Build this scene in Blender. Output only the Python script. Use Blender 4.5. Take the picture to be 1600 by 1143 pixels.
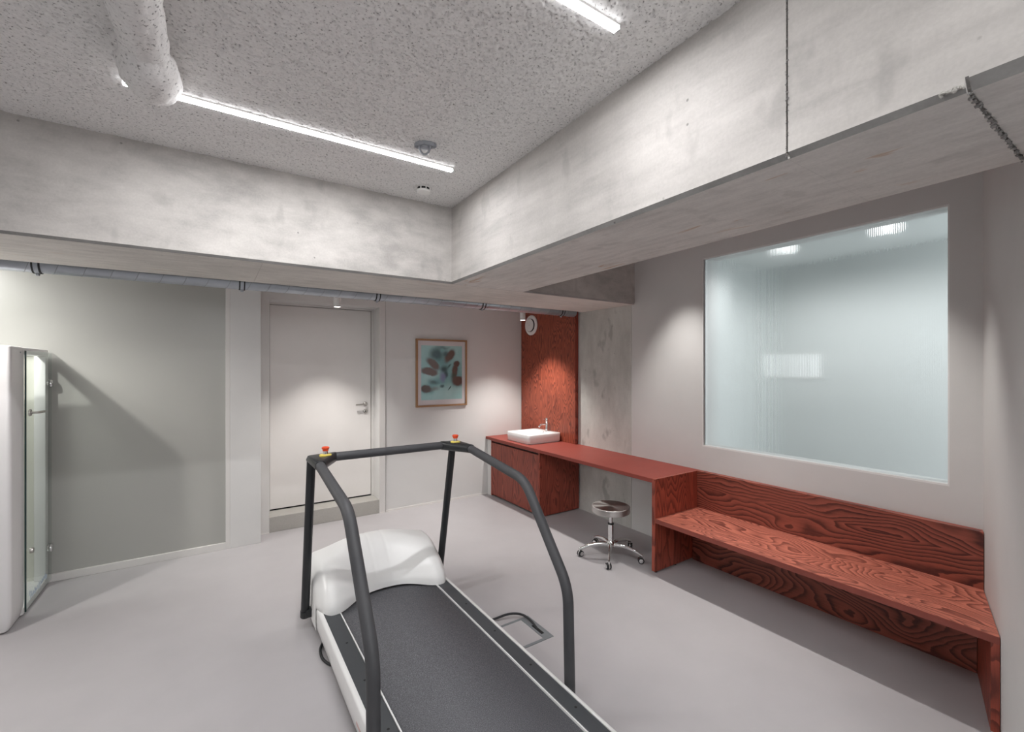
import bpy, bmesh, math, random
import numpy as np
from mathutils import Vector, Matrix
C = bpy.context.scene
for o in list(bpy.data.objects): bpy.data.objects.remove(o)
COL = C.collection
PI = math.pi
rnd = random.Random(7)

# ------------------------------------------------------------------ camera
cam_d = bpy.data.cameras.new('camera'); cam = bpy.data.objects.new('camera', cam_d); COL.objects.link(cam)
cam.location = (0, 0, 1.70); cam.rotation_euler = (PI/2, 0, -math.radians(33.539))
cam_d.sensor_width = 36; cam_d.lens = 15.75; cam_d.shift_y = 1.5/1600; cam_d.clip_start = .02
C.camera = cam
# ------------------------------------------------------------------ world, exposure
W = bpy.data.worlds.new('world'); C.world = W; W.use_nodes = True
W.node_tree.nodes['Background'].inputs[0].default_value = (.62, .65, .70, 1)
W.node_tree.nodes['Background'].inputs[1].default_value = .25
vs = C.view_settings
vs.view_transform = 'Standard'; vs.look = 'None'; vs.exposure = 1.0; vs.gamma = 1; vs.use_curve_mapping = False
try:
    cy = C.cycles
    cy.max_bounces = 10; cy.diffuse_bounces = 5; cy.glossy_bounces = 5; cy.transmission_bounces = 8
    cy.caustics_reflective = False; cy.caustics_refractive = False; cy.sample_clamp_indirect = 6
except Exception: pass
STRIP_L = 86.0        # radiance of the linear lamps
def spot(name, loc, target, power, size, blend, col=(1, .965, .93), radius=.025):
    l = bpy.data.lights.new(name, 'SPOT'); l.energy = power; l.spot_size = math.radians(size); l.spot_blend = blend
    l.color = col; l.shadow_soft_size = radius
    o = bpy.data.objects.new(name, l); COL.objects.link(o); o.location = loc
    d = Vector(target) - Vector(loc); o.rotation_euler = d.to_track_quat('-Z', 'Y').to_euler()
    return o
def area(name, loc, target, power, sx, sy, col=(1, 1, 1)):
    l = bpy.data.lights.new(name, 'AREA'); l.energy = power; l.shape = 'RECTANGLE'; l.size = sx; l.size_y = sy; l.color = col
    o = bpy.data.objects.new(name, l); COL.objects.link(o); o.location = loc
    d = Vector(target) - Vector(loc); o.rotation_euler = d.to_track_quat('-Z', 'Y').to_euler()
    return o
SPOTS = dict(door=(1.04, 4.80, 2.312), basin=(3.14, 4.50, 2.272))
spot('door_spot_light', (1.04, 4.80, 2.305), (1.04, 4.80, 0), 52, 86, .7)
spot('basin_spot_light', (3.14, 4.50, 2.265), (3.14, 4.50, 0), 62, 96, .7)
for i, y in enumerate((2.55, 1.15)):
    spot('bench_spot_light', (3.24, y, 2.86), (3.22, y, 0), 56, 72, .8)
spot('cabin_spot_light', (-1.55, 3.70, 2.33), (-1.45, 3.8, 0), 34, 160, .5)
area('rear_fill_light', (.6, -1.6, 2.75), (.6, .6, 0), 26, 2.2, 1.2, (.97, .985, 1))  # added fill behind the camera, lifts the floor and ambient level
area('back_zone_fill_light', (-1.75, 4.40, 2.5), (-1.6, 4.45, 0), 12, .5, .5, (1, .99, .96))  # added unseen fill for the back zone and the cabin interior
for y in (1.23, 1.95, .1):
    spot('corridor_light', (4.12, y, 2.72), (4.3, y, 0), 14, 165, .8, (.97, .985, 1), .045)
area('corridor_daylight', (4.4, -1.35, 1.3), (4.4, 1.5, 1.2), 17, 1., 1.8, (.86, .94, 1))

# ------------------------------------------------------------------ node helpers
class NT:
    def __init__(s, name):
        s.m = bpy.data.materials.new(name); s.m.use_nodes = True
        s.t = s.m.node_tree; s.n = s.t.nodes; s.l = s.t.links
        s.b = s.n['Principled BSDF']; s.out = s.n['Material Output']
    def add(s, typ, **kw):
        n = s.n.new(typ)
        for k, v in kw.items():
            if k.startswith('i_'): n.inputs[k[2:].replace('_', ' ')].default_value = v
            else: setattr(n, k, v)
        return n
    def link(s, a, b): s.l.new(a, b)
    def coords(s, scale=(1, 1, 1), loc=(0, 0, 0), rot=(0, 0, 0)):
        tc = s.add('ShaderNodeTexCoord'); mp = s.add('ShaderNodeMapping')
        mp.inputs['Scale'].default_value = scale; mp.inputs['Location'].default_value = loc; mp.inputs['Rotation'].default_value = rot
        s.link(tc.outputs['Object'], mp.inputs['Vector']); return mp.outputs['Vector']
    def noise(s, vec, scale, detail=4, rough=.55, dist=0):
        n = s.add('ShaderNodeTexNoise'); n.inputs['Scale'].default_value = scale; n.inputs['Detail'].default_value = detail
        n.inputs['Roughness'].default_value = rough; n.inputs['Distortion'].default_value = dist
        s.link(vec, n.inputs['Vector']); return n.outputs['Fac']
    def ramp(s, fac, stops, interp='LINEAR'):
        r = s.add('ShaderNodeValToRGB'); cr = r.color_ramp; cr.interpolation = interp
        while len(cr.elements) < len(stops): cr.elements.new(.5)
        for e, (p, c) in zip(cr.elements, stops):
            e.position = p; e.color = (*c, 1) if not isinstance(c, (int, float)) else (c, c, c, 1)
        s.link(fac, r.inputs['Fac']); return r.outputs['Color']
    def math(s, op, a, b=None, c=None, clamp=False):
        n = s.add('ShaderNodeMath', operation=op, use_clamp=clamp)
        for i, v in enumerate((a, b, c)):
            if v is None: continue
            if isinstance(v, (int, float)): n.inputs[i].default_value = v
            else: s.link(v, n.inputs[i])
        return n.outputs[0]
    def mix(s, fac, a, b, mode='MIX'):
        n = s.add('ShaderNodeMix', data_type='RGBA', blend_type=mode)
        for i, v in ((0, fac), (6, a), (7, b)):
            if isinstance(v, (int, float)): n.inputs[i].default_value = v
            elif isinstance(v, tuple): n.inputs[i].default_value = (*v, 1)
            else: s.link(v, n.inputs[i])
        return n.outputs[2]
    def bump(s, h, strength=.3, dist=.01, normal=None):
        n = s.add('ShaderNodeBump'); n.inputs['Strength'].default_value = strength; n.inputs['Distance'].default_value = dist
        s.link(h, n.inputs['Height'])
        if normal is not None: s.link(normal, n.inputs['Normal'])
        return n.outputs['Normal']
    def base(s, v):
        if isinstance(v, tuple): s.b.inputs['Base Color'].default_value = (*v, 1)
        else: s.link(v, s.b.inputs['Base Color'])
    def set(s, **kw):
        for k, v in kw.items(): s.b.inputs[k.replace('_', ' ')].default_value = v
def srgb(r, g, b):
    f = lambda c: (c/255/12.92) if c/255 <= .04045 else ((c/255+.055)/1.055)**2.4
    return (f(r), f(g), f(b))

def plain(name, col, rough=.5, metal=0, var=.04, bump=0, bscale=60, **kw):
    s = NT(name); v = s.coords()
    f = s.noise(v, 3.5, 5)
    a = tuple(c*(1-var) for c in col); b = tuple(min(1, c*(1+var)) for c in col)
    s.base(s.ramp(f, [(.3, a), (.7, b)])); s.set(Roughness=rough, Metallic=metal, **kw)
    if bump:
        s.link(s.bump(s.noise(v, bscale, 3), bump, .004), s.b.inputs['Normal'])
    return s.m

def concrete(name, col, streak=(1, 1, 1), rust=0, seed=0, contrast=.24, smudge=0.):
    s = NT(name); v = s.coords(loc=(seed, seed*.7, seed*.3)); vs_ = s.coords(scale=streak, loc=(seed*2, 0, seed))
    big = s.noise(v, 1.3, 7, .6, .4); mid = s.noise(vs_, 5, 6, .6); fine = s.noise(v, 90, 3)
    d = tuple(c*(1-contrast) for c in col); l = tuple(c*(1+contrast*.8) for c in col)
    c = s.ramp(s.math('ADD', s.math('MULTIPLY', big, .55), s.math('MULTIPLY', mid, .45)), [(.36, d), (.5, col), (.64, l)])
    c = s.mix(.25, c, s.ramp(fine, [(.3, tuple(x*.8 for x in col)), (.7, tuple(min(1, x*1.15) for x in col))]))
    if rust:
        r = s.noise(vs_, 3.2, 3, .5, .6); c = s.mix(s.math('MULTIPLY', s.ramp(r, [(.66, 0.), (.76, 1.)]), rust), c, srgb(176, 128, 80))
    if smudge:
        sm = s.noise(s.coords(scale=(4.5, 4.5, 2.4), loc=(seed*3, seed, 1)), 1.6, 2.5, .5)
        c = s.mix(s.math('MULTIPLY', s.ramp(sm, [(.62, 0.), (.70, 1.)]), smudge), c, tuple(x*.55 for x in col))
    pores = s.add('ShaderNodeTexVoronoi', feature='F1'); pores.inputs['Scale'].default_value = 9; s.link(v, pores.inputs['Vector'])
    pr = s.ramp(pores.outputs['Distance'], [(.0, 1.), (.035, 1.), (.06, 0.)])
    keep = s.ramp(s.noise(v, 7, 1), [(.52, 0.), (.58, 1.)])
    pit = s.math('MULTIPLY', pr, keep)
    c = s.mix(s.math('MULTIPLY', pit, .6), c, tuple(x*.3 for x in col))
    s.base(c); s.set(Roughness=.72, Specular_IOR_Level=.3)
    h = s.math('SUBTRACT', s.math('ADD', s.math('MULTIPLY', mid, .5), s.math('MULTIPLY', fine, .15)), pit)
    s.link(s.bump(h, .35, .006), s.b.inputs['Normal'])
    return s.m

def wood(name, along, across, light, dark, freq=16, lin=0., center=None, seed=0, sa=.55, sc=3.2, fine_amt=.35, detail=1.2, rough=.42):
    """growth rings as contour lines of a smooth field stretched along the grain"""
    s = NT(name)
    sc3 = [sc]*3; sc3['XYZ'.index(along)] = sa
    v = s.coords(scale=tuple(sc3), loc=(seed*1.7, seed*.9, seed*1.3))
    raw = s.coords()
    f = s.noise(v, 1.0, detail, .45, .25)
    wob = s.noise(v, 5, 3, .6)
    sep = s.add('ShaderNodeSeparateXYZ'); s.link(raw, sep.inputs[0])
    t = s.math('MULTIPLY', f, freq)
    if lin:
        q = sep.outputs[across]
        if center is not None: q = s.math('ABSOLUTE', s.math('SUBTRACT', q, center))
        t = s.math('ADD', t, s.math('MULTIPLY', q, lin))
    t = s.math('ADD', t, s.math('MULTIPLY', wob, .9))
    fr = s.math('FRACT', t)
    ring = s.ramp(fr, [(0, 0.), (.12, .05), (.55, .45), (.82, 1.), (.95, .9), (1., 0.)])
    fs = [150]*3; fs['XYZ'.index(along)] = 4
    fib = s.noise(s.coords(scale=tuple(fs)), 1, 3, .6)
    patch = s.noise(s.coords(scale=(1.2, 1.2, 1.2), loc=(seed, 0, 0)), 1.5, 2)
    k = s.math('ADD', ring, s.math('MULTIPLY', s.math('SUBTRACT', fib, .5), fine_amt*2.2), clamp=True)
    k = s.math('MULTIPLY', k, s.ramp(patch, [(.3, .72), (.7, 1.)]))
    s.base(s.mix(k, light, dark)); s.set(Roughness=rough, Specular_IOR_Level=.4)
    s.link(s.bump(k, .12, .002), s.b.inputs['Normal'])
    return s.m

# ------------------------------------------------------------------ mesh helpers
def box(bm, x0, x1, y0, y1, z0, z1, bev=0, seg=2):
    r = bmesh.ops.create_cube(bm, size=1)
    for v in r['verts']:
        v.co = Vector(((x0+x1)/2+v.co.x*(x1-x0), (y0+y1)/2+v.co.y*(y1-y0), (z0+z1)/2+v.co.z*(z1-z0)))
    if bev:
        ed = list({e for v in r['verts'] for e in v.link_edges})
        bmesh.ops.bevel(bm, geom=ed, offset=bev, segments=seg, profile=.5, affect='EDGES')
def B(*a, **k):
    bm = bmesh.new(); box(bm, *a, **k); return bm
def prism(bm, poly, axis, a, b):
    """polygon in the two other axes, extruded along axis from a to b"""
    def P(u, w, t): return {'X': (t, u, w), 'Y': (u, t, w), 'Z': (u, w, t)}[axis]
    A = [bm.verts.new(P(u, w, a)) for u, w in poly]; Bv = [bm.verts.new(P(u, w, b)) for u, w in poly]
    n = len(poly); bm.faces.new(A); bm.faces.new(Bv[::-1])
    for i in range(n): bm.faces.new((A[i], Bv[i], Bv[(i+1) % n], A[(i+1) % n]))
def smooth_path(pts, rad=.1, n=8):
    """round the inner corners of a polyline"""
    pts = [Vector(p) for p in pts]; out = [pts[0]]
    for i in range(1, len(pts)-1):
        a, b, c = pts[i-1], pts[i], pts[i+1]
        r = min(rad, (a-b).length*.48, (c-b).length*.48)
        p, q = b+(a-b).normalized()*r, b+(c-b).normalized()*r
        for k in range(n+1):
            t = k/n; out.append(p*(1-t)**2 + b*2*t*(1-t) + q*t*t)
    out.append(pts[-1]); return out
def tube(bm, pts, r, n=16, caps=True, sx=1., up=None):
    pts = [Vector(p) for p in pts]; rings = []; prev = None
    for i, p in enumerate(pts):
        d = (pts[min(i+1, len(pts)-1)] - pts[max(i-1, 0)]).normalized()
        if prev is None:
            u = Vector(up) if up else (Vector((0, 0, 1)) if abs(d.z) < .9 else Vector((1, 0, 0)))
        else: u = prev
        u = (u - d*u.dot(d)).normalized(); w = d.cross(u); prev = u
        rr = r[i] if isinstance(r, (list, tuple)) else r
        rings.append([bm.verts.new(p + u*math.cos(2*PI*k/n)*rr + w*math.sin(2*PI*k/n)*rr*sx) for k in range(n)])
    for a, b in zip(rings, rings[1:]):
        for k in range(n): bm.faces.new((a[k], a[(k+1) % n], b[(k+1) % n], b[k]))
    if caps: bm.faces.new(rings[0][::-1]); bm.faces.new(rings[-1])
    return rings
def lathe(bm, prof, c, axis='Z', n=32, caps=True):
    c = Vector(c); rings = []
    for r, h in prof:
        ring = []
        for k in range(n):
            a = 2*PI*k/n; u, w = r*math.cos(a), r*math.sin(a)
            ring.append(bm.verts.new(c + Vector({'Z': (u, w, h), 'X': (h, u, w), 'Y': (w, h, u)}[axis])))
        rings.append(ring)
    for a, b in zip(rings, rings[1:]):
        for k in range(n): bm.faces.new((a[k], a[(k+1) % n], b[(k+1) % n], b[k]))
    if caps: bm.faces.new(rings[0][::-1]); bm.faces.new(rings[-1])
def obj(name, bm, mat, parent=None, smooth=None, kind=None, label=None, recalc=True):
    if recalc: bmesh.ops.recalc_face_normals(bm, faces=bm.faces)
    me = bpy.data.meshes.new(name); bm.to_mesh(me); bm.free()
    for m in (mat if isinstance(mat, (list, tuple)) else [mat]): me.materials.append(m)
    o = bpy.data.objects.new(name, me); COL.objects.link(o)
    if smooth:
        for p in me.polygons: p.use_smooth = True
        me.set_sharp_from_angle(angle=math.radians(smooth))
    if parent is not None:
        o.parent = parent
        o.matrix_parent_inverse = Matrix.Translation(-parent.location) if parent.type == 'EMPTY' else Matrix.Identity(4)
    if kind: o['kind'] = kind
    if label: o['label'] = label
    return o
def tag(o, label, cat=None, group=None, kind=None):
    o['label'] = label
    if cat: o['category'] = cat
    if group: o['group'] = group
    if kind: o['kind'] = kind
    return o
def thing(name, label, cat, loc, group=None, kind=None):
    o = bpy.data.objects.new(name, None); COL.objects.link(o); o.location = loc; o.empty_display_size = .05
    return tag(o, label, cat, group, kind)
def struct(name, bm, mat, label, smooth=None, parent=None):
    return obj(name, bm, mat, parent, smooth, 'structure' if parent is None else None, label)

# ------------------------------------------------------------------ materials
M = {}
M['wall'] = plain('wall_paint', (.655, .65, .638), .65, var=.02, bump=.08, bscale=180)
M['corr'] = plain('corridor_paint', (.68, .70, .69), .6, var=.02)
M['wallwhite'] = plain('white_wall_paint', (.84, .84, .835), .7, var=.01)
M['trimw'] = plain('trim_paint', (.66, .645, .625), .5, var=.02)
M['skirt'] = plain('white_skirting', (.75, .73, .70), .45, var=.02)
M['doorp'] = plain('door_paint', (.78, .755, .73), .38, var=.02)
M['floor'] = plain('poured_floor', (.44, .422, .43), .42, var=.03, bump=.05, bscale=40, Specular_IOR_Level=.35)
M['conc'] = concrete('concrete_face', (.49, .468, .445), (1, .35, 2.2), seed=1, smudge=.28, contrast=.34)
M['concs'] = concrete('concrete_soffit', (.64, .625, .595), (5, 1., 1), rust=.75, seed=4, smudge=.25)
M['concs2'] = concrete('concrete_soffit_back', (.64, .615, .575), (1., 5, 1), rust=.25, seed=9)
M['concc'] = concrete('concrete_column_face', (.55, .55, .52), (1, 1.6, .6), seed=14, contrast=.26, smudge=.6)
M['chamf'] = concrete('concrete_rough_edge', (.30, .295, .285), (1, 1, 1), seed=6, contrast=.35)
M['grout'] = plain('dark_joint', (.13, .125, .12), .9, var=.3)
M['step'] = concrete('threshold_concrete', (.42, .405, .375), (1, 1, 1), seed=21, contrast=.08)
WL, WD = (.33, .090, .058), (.062, .016, .013)
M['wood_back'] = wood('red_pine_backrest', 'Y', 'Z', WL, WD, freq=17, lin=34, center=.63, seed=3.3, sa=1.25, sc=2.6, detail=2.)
M['wood_seat'] = wood('red_pine_seat_lit', 'Y', 'X', (.52, .165, .11), (.15, .04, .029), freq=30, lin=6, seed=5.2, sa=1.2, sc=4.2, fine_amt=.6)  # same pine made lighter: lamp light and sheen on the seat put into colour
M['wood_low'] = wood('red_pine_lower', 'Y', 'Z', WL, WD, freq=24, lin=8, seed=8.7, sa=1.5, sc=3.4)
M['wood_vert'] = wood('red_pine_upright', 'Z', 'Y', (.36, .075, .045), (.13, .026, .017), freq=18, lin=20, seed=11.1, sa=1.3, sc=6.5, fine_amt=.6)
M['wood_panel'] = wood('red_pine_panel', 'Z', 'Y', (.36, .085, .045), (.115, .026, .017), freq=20, lin=5, seed=2.1, sa=1.7, sc=7.5, fine_amt=.55)
M['wood_dark'] = wood('red_pine_doors', 'Z', 'Y', (.31, .068, .042), (.12, .024, .016), freq=16, lin=26, seed=15.4, sa=1.0, sc=6.5, fine_amt=.6)
M['lino'] = plain('red_worktop', (.275, .056, .041), .5, var=.06, Specular_IOR_Level=.3)
M['edge'] = plain('red_edge', (.27, .062, .043), .45, var=.12)
M['black'] = plain('black_plastic', (.018, .02, .022), .35, var=.1)
M['rubber'] = plain('black_rubber', (.012, .013, .015), .6, var=.1)
M['white'] = plain('white_plastic', (.80, .80, .79), .3, var=.01)
M['chrome'] = plain('chrome', (.78, .78, .78), .08, 1, var=.02)
M['steel'] = plain('brushed_metal', (.52, .50, .47), .32, 1, var=.05)
M['zinc'] = plain('galvanised', (.42, .45, .49), .36, .75, var=.1)
M['lampw'] = plain('lamp_white', (.78, .77, .75), .4, var=.02)
M['red'] = plain('red_button', (.85, .10, .035), .3, var=.03)
M['yellow'] = plain('yellow_plate', (.90, .74, .16), .4, var=.04)
M['ceram'] = plain('white_ceramic', (.86, .86, .85), .12, var=.005)
M['greyp'] = plain('grey_plastic', (.30, .315, .34), .5, var=.06)
M['greyf'] = plain('floor_box_grey', (.19, .205, .215), .5, var=.05)
M['cabin'] = plain('cabin_white', (.72, .71, .71), .28, var=.01)
M['cabinin'] = plain('cabin_inner', (.66, .66, .59), .4, var=.01)
M['oak'] = plain('oak_frame', (.34, .19, .095), .5, var=.2)
M['hole'] = plain('dark_hole', (.01, .01, .01), .8)
def emis(name, col, strength):
    s = NT(name); v = s.coords(); f = s.noise(v, 2, 1)
    s.base((.9, .9, .9)); s.link(s.ramp(f, [(0, col), (1, col)]), s.b.inputs['Emission Color']); s.set(Emission_Strength=strength); return s.m
M['strip'] = emis('lamp_diffuser', (.985, .985, 1.), STRIP_L)
M['stripside'] = emis('lamp_diffuser_side', (.985, .985, 1.), 3.)
M['spotface'] = emis('spot_lens', (1., .95, .88), 9)
M['daylit'] = emis('lit_window', (.93, .97, 1.), 1.)
def foam():
    s = NT('foam_grip'); v = s.coords()
    s.base(s.ramp(s.noise(v, 6, 4), [(.3, (.052, .053, .058)), (.7, (.064, .064, .068))])); s.set(Roughness=.55, Specular_IOR_Level=.45)
    s.link(s.bump(s.noise(v, 500, 2), .15, .001), s.b.inputs['Normal']); return s.m
M['foam'] = foam()
def belt():
    s = NT('belt_fabric'); v = s.coords(); n = s.noise(v, 260, 3, .7)
    w = s.noise(v, 900, 1)
    s.base(s.ramp(s.math('ADD', s.math('MULTIPLY', n, .7), s.math('MULTIPLY', w, .3)), [(.34, (.058, .059, .066)), (.5, (.105, .106, .116)), (.66, (.24, .24, .255))]))
    s.set(Roughness=.7, Specular_IOR_Level=.3); s.link(s.bump(n, .3, .001), s.b.inputs['Normal']); return s.m
M['belt'] = belt()
M['footrail'] = plain('foot_rail_vinyl', (.055, .06, .066), .5, var=.1, bump=.1, bscale=400)
def ceilmat():
    s = NT('sprayed_plaster'); v = s.coords()
    n = s.noise(v, 92, 2, .6)
    s.base(s.ramp(n, [(.30, (.28, .275, .27)), (.40, (.72, .71, .70)), (.7, (.80, .79, .78))])); s.set(Roughness=.9, Specular_IOR_Level=.1)  # dark specks put the shade of the plaster pits into the colour
    s.link(s.bump(s.noise(v, 220, 2, .6), .25, .002), s.b.inputs['Normal']); return s.m
M['ceil'] = ceilmat()
def glass(name, col, rough, ior=1.45):
    s = NT(name); v = s.coords()
    s.base(s.ramp(s.noise(v, 1, 1), [(0, col), (1, col)])); s.set(Roughness=rough, IOR=ior, Transmission_Weight=1.); return s.m
M['reed'] = glass('reeded_glass', (.94, .96, .955), .11, 1.40)
def thin_glass(name, tint):
    s = NT(name); tr = s.add('ShaderNodeBsdfTransparent'); gl = s.add('ShaderNodeBsdfGlossy'); gl.inputs['Roughness'].default_value = .01
    s.link(s.ramp(s.noise(s.coords(), 1, 1), [(0, tint), (1, tint)]), tr.inputs['Color'])
    lw = s.add('ShaderNodeLayerWeight'); lw.inputs['Blend'].default_value = .5
    fr = s.math('MULTIPLY_ADD', s.math('POWER', lw.outputs['Facing'], 5), .5, .03)
    mx = s.add('ShaderNodeMixShader'); s.link(fr, mx.inputs[0]); s.link(tr.outputs[0], mx.inputs[1]); s.link(gl.outputs[0], mx.inputs[2])
    s.link(mx.outputs[0], s.out.inputs['Surface']); s.n.remove(s.b); return s.m
M['clear'] = thin_glass('clear_glass', (.95, .975, .965))
M['glassedge'] = plain('glass_edge', (.006, .03, .03), .15, var=.1)
def satin():
    s = NT('satin_glass'); v = s.coords()
    s.base(s.ramp(s.noise(v, 1.1, 2), [(.3, (.385, .385, .36)), (.7, (.41, .41, .385))])); s.set(Roughness=.32, Specular_IOR_Level=.45, Coat_Weight=.0); return s.m
M['satin'] = satin()
def brushed_radial():
    s = NT('spun_steel'); v = s.coords()
    s.base(s.ramp(s.noise(v, 3, 2), [(.3, (.60, .585, .56)), (.7, (.68, .66, .64))]))
    tg = s.add('ShaderNodeTangent', direction_type='RADIAL', axis='Z'); s.link(tg.outputs[0], s.b.inputs['Tangent'])
    s.set(Metallic=1., Roughness=.36, Anisotropic=.8); return s.m
M['spun'] = brushed_radial()
def zoned(name, top, bottom): return [M[top], M[bottom]]

# ------------------------------------------------------------------ room shell
XW, YB, YG, YD = 3.65, 5.20, 4.96, 5.44
ZC, ZB = 2.944, 2.352
struct('floor', B(-3.4, 8.6, -2.6, 5.9, -.1, 0), M['floor'], 'matte grey poured floor across the whole room')
# sprayed ceiling: real relief where it is seen
def ceiling():
    x0, x1, y0, y1 = -1.9, 1.62, .35, 3.22; st = .0058
    nx, ny = int((x1-x0)/st), int((y1-y0)/st)
    rg = np.random.default_rng(3)
    def blur(a, k):
        for ax in (0, 1):
            a = sum(np.roll(a, i, ax) for i in range(-k, k+1))/(2*k+1)
        return a
    nrm = lambda a: (a-a.mean())/a.std()
    g = nrm(blur(rg.standard_normal((nx, ny)), 1)); g2 = nrm(blur(blur(rg.standard_normal((nx, ny)), 3), 3)); g3 = nrm(blur(blur(rg.standard_normal((nx, ny)), 12), 12))
    fine = nrm(rg.standard_normal((nx, ny)))
    h = -.0009*np.clip(g, -1.6, 1.4) - .0005*np.clip(fine, -1.5, 1.5) - .0002*g2
    pr = rg.standard_normal((nx, ny)); pit = nrm(pr+np.roll(pr, 1, 0)+np.roll(pr, 1, 1)+np.roll(pr, (1, 1), (0, 1))) > 1.45
    h = h + .006*pit
    edge = np.minimum.outer(np.minimum(np.arange(nx), nx-1-np.arange(nx)), np.minimum(np.arange(ny), ny-1-np.arange(ny))).clip(0, 3)/3
    X, Yy = np.meshgrid(np.linspace(x0, x1, nx), np.linspace(y0, y1, ny), indexing='ij')
    co = np.stack([X, Yy, ZC + h*edge], -1).reshape(-1, 3)
    idx = np.arange(nx*ny).reshape(nx, ny)
    q = np.stack([idx[:-1, :-1], idx[:-1, 1:], idx[1:, 1:], idx[1:, :-1]], -1).reshape(-1, 4)
    extra = []; ev = []
    n0 = nx*ny
    for (a, b, c, d) in ((-3.4, x0, -2.6, 3.4), (x1, 2.3, -2.6, 3.4), (x0, x1, -2.6, y0), (x0, x1, y1, 3.4)):
        k = n0+len(ev); ev += [(a, c, ZC), (a, d, ZC), (b, d, ZC), (b, c, ZC)]; extra.append((k, k+1, k+2, k+3))
    co = np.vstack([co, np.array(ev)]); q = np.vstack([q, np.array(extra)])
    me = bpy.data.meshes.new('ceiling')
    me.vertices.add(len(co)); me.vertices.foreach_set('co', co.astype(np.float32).ravel())
    me.loops.add(q.size); me.loops.foreach_set('vertex_index', q.astype(np.int32).ravel())
    me.polygons.add(len(q)); me.polygons.foreach_set('loop_start', np.arange(0, q.size, 4, dtype=np.int32)); me.polygons.foreach_set('loop_total', np.full(len(q), 4, np.int32))
    me.polygons.foreach_set('use_smooth', np.ones(len(q), bool))
    me.update(); me.validate(); me.materials.append(M['ceil'])
    o = bpy.data.objects.new('ceiling', me); COL.objects.link(o); o['kind'] = 'structure'; o['label'] = 'rough sprayed acoustic plaster ceiling between the concrete beams'
ceiling()
bm = bmesh.new(); box(bm, -3.4, 3.85, 3.9, 5.9, 2.56, 2.66); box(bm, 2.1, 3.85, -2.6, 3.9, ZC+.0, ZC+.1)
struct('ceiling_side', bm, M['wallwhite'], 'painted ceiling behind and beside the concrete beams')
bm = bmesh.new(); box(bm, -3.4, 2.3, -2.6, 3.4, ZC+.06, ZC+.16)
struct('ceiling_slab', bm, M['wall'], 'slab above the sprayed ceiling')
# back wall with the door recess
bm = bmesh.new()
box(bm, .10, .462, YB, 5.75, 0, 2.7); box(bm, 1.592, XW+.25, YB, 5.75, 0, 2.7); box(bm, .462, 1.592, YB, 5.75, 2.392, 2.7)
box(bm, .40, 1.6, 5.50, 5.75, 0, 2.45)
struct('wall_back', bm, M['wall'], 'painted back wall with the white door and the framed print')
struct('wall_glass_end', B(.118, .37, YG, YB+.02, 0, 2.7, bev=.002, seg=1), M['wall'], 'painted pier between the satin glass partition and the door')
bm = bmesh.new(); box(bm, XW, XW+.2, .55, .785, 0, 3.05); box(bm, XW, XW+.2, 2.41, 5.3, 0, 3.05); box(bm, XW, XW+.2, .785, 2.41, 0, .988); box(bm, XW, XW+.2, .785, 2.41, 2.672, 3.05)
struct('wall_right', bm, M['wall'], 'painted wall with the reeded glass window above the bench')
# slanted end wall at the bench
S0 = Vector((XW, .645)); SD = Vector((-.6, -.161)).normalized(); SN = Vector((-SD.y, SD.x))
bm = bmesh.new()
a, b = S0 - SD*.15, S0 + SD*1.75
back = Vector((.161, -.6)).normalized()*.16
prism(bm, [tuple(a), tuple(b), tuple(b+back), tuple(a+back)], 'Z', 0, 3.04)
struct('wall_slanted', bm, M['wall'], 'painted slanted end wall beside the bench')
struct('wall_left', B(-3.5, -3.4, -2.6, 5.9, 0, 3.1), M['wallwhite'], 'painted wall beyond the white cabin')
struct('wall_front', B(-3.5, 3.85, -2.7, -2.6, 0, 3.1), M['wallwhite'], 'painted wall behind the viewer')
struct('wall_side', B(3.65, 3.85, -2.7, .55, 0, 3.1), M['wallwhite'], 'painted wall beyond the slanted end wall')
# casing and skirtings
bm = bmesh.new(); box(bm, .372, .462, YB-.012, YB, .012, 2.56); box(bm, 1.592, 1.662, YB-.012, YB, .012, 2.56); box(bm, .462, 1.592, YB-.012, YB, 2.392, 2.56)
struct('trim_1', bm, M['trimw'], 'painted casing around the white door')
bm = bmesh.new(); box(bm, .372, .462, YB-.014, YB, 0, .012); box(bm, 1.592, 1.662, YB-.014, YB, 0, .012)
struct('trim_2', bm, M['skirt'], 'thin white strip at the foot of the door casing')
struct('baseboard_back', B(1.668, 3.04, YB-.006, YB, 0, .022), M['skirt'], 'thin white skirting along the back wall')
struct('trim_3', B(1.664, 1.667, YB-.003, YB, .0, 2.56), M['grout'], 'shadow joint beside the door casing')

# concrete beams
def beam_seg(poly_fn, axis, a, b, mat, name, parent):
    bm = bmesh.new(); prism(bm, poly_fn, axis, a, b); bmesh.ops.recalc_face_normals(bm, faces=bm.faces)
    for f in bm.faces:
        n = f.normal
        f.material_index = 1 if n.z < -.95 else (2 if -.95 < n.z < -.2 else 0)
    return obj(name, bm, mat, parent)
# back beam along X (front face Y=3.19, rear face Y=3.98)
bb = thing('concrete_beam', 'cast concrete beam running across the room above the spiral duct', None, (1.0, 3.6, ZB), kind='structure')
ch = .014
polyb = [(3.19, ZC+.05), (3.19, ZB+ch), (3.19+ch, ZB), (3.98, ZB), (3.98, ZC+.05)]
mb = [M['conc'], M['concs2'], M['chamf']]
beam_seg(polyb, 'X', -3.4, .247, mb, 'beam_segment', bb); beam_seg(polyb, 'X', .250, XW+.2, mb, 'beam_segment', bb)
beam_seg([(3.19, ZC+.05), (3.19, ZB+ch), (3.19+ch, ZB+.0025), (3.98, ZB+.0025), (3.98, ZC+.05)], 'X', .247, .250, mb, 'joint_filler', bb)
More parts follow.
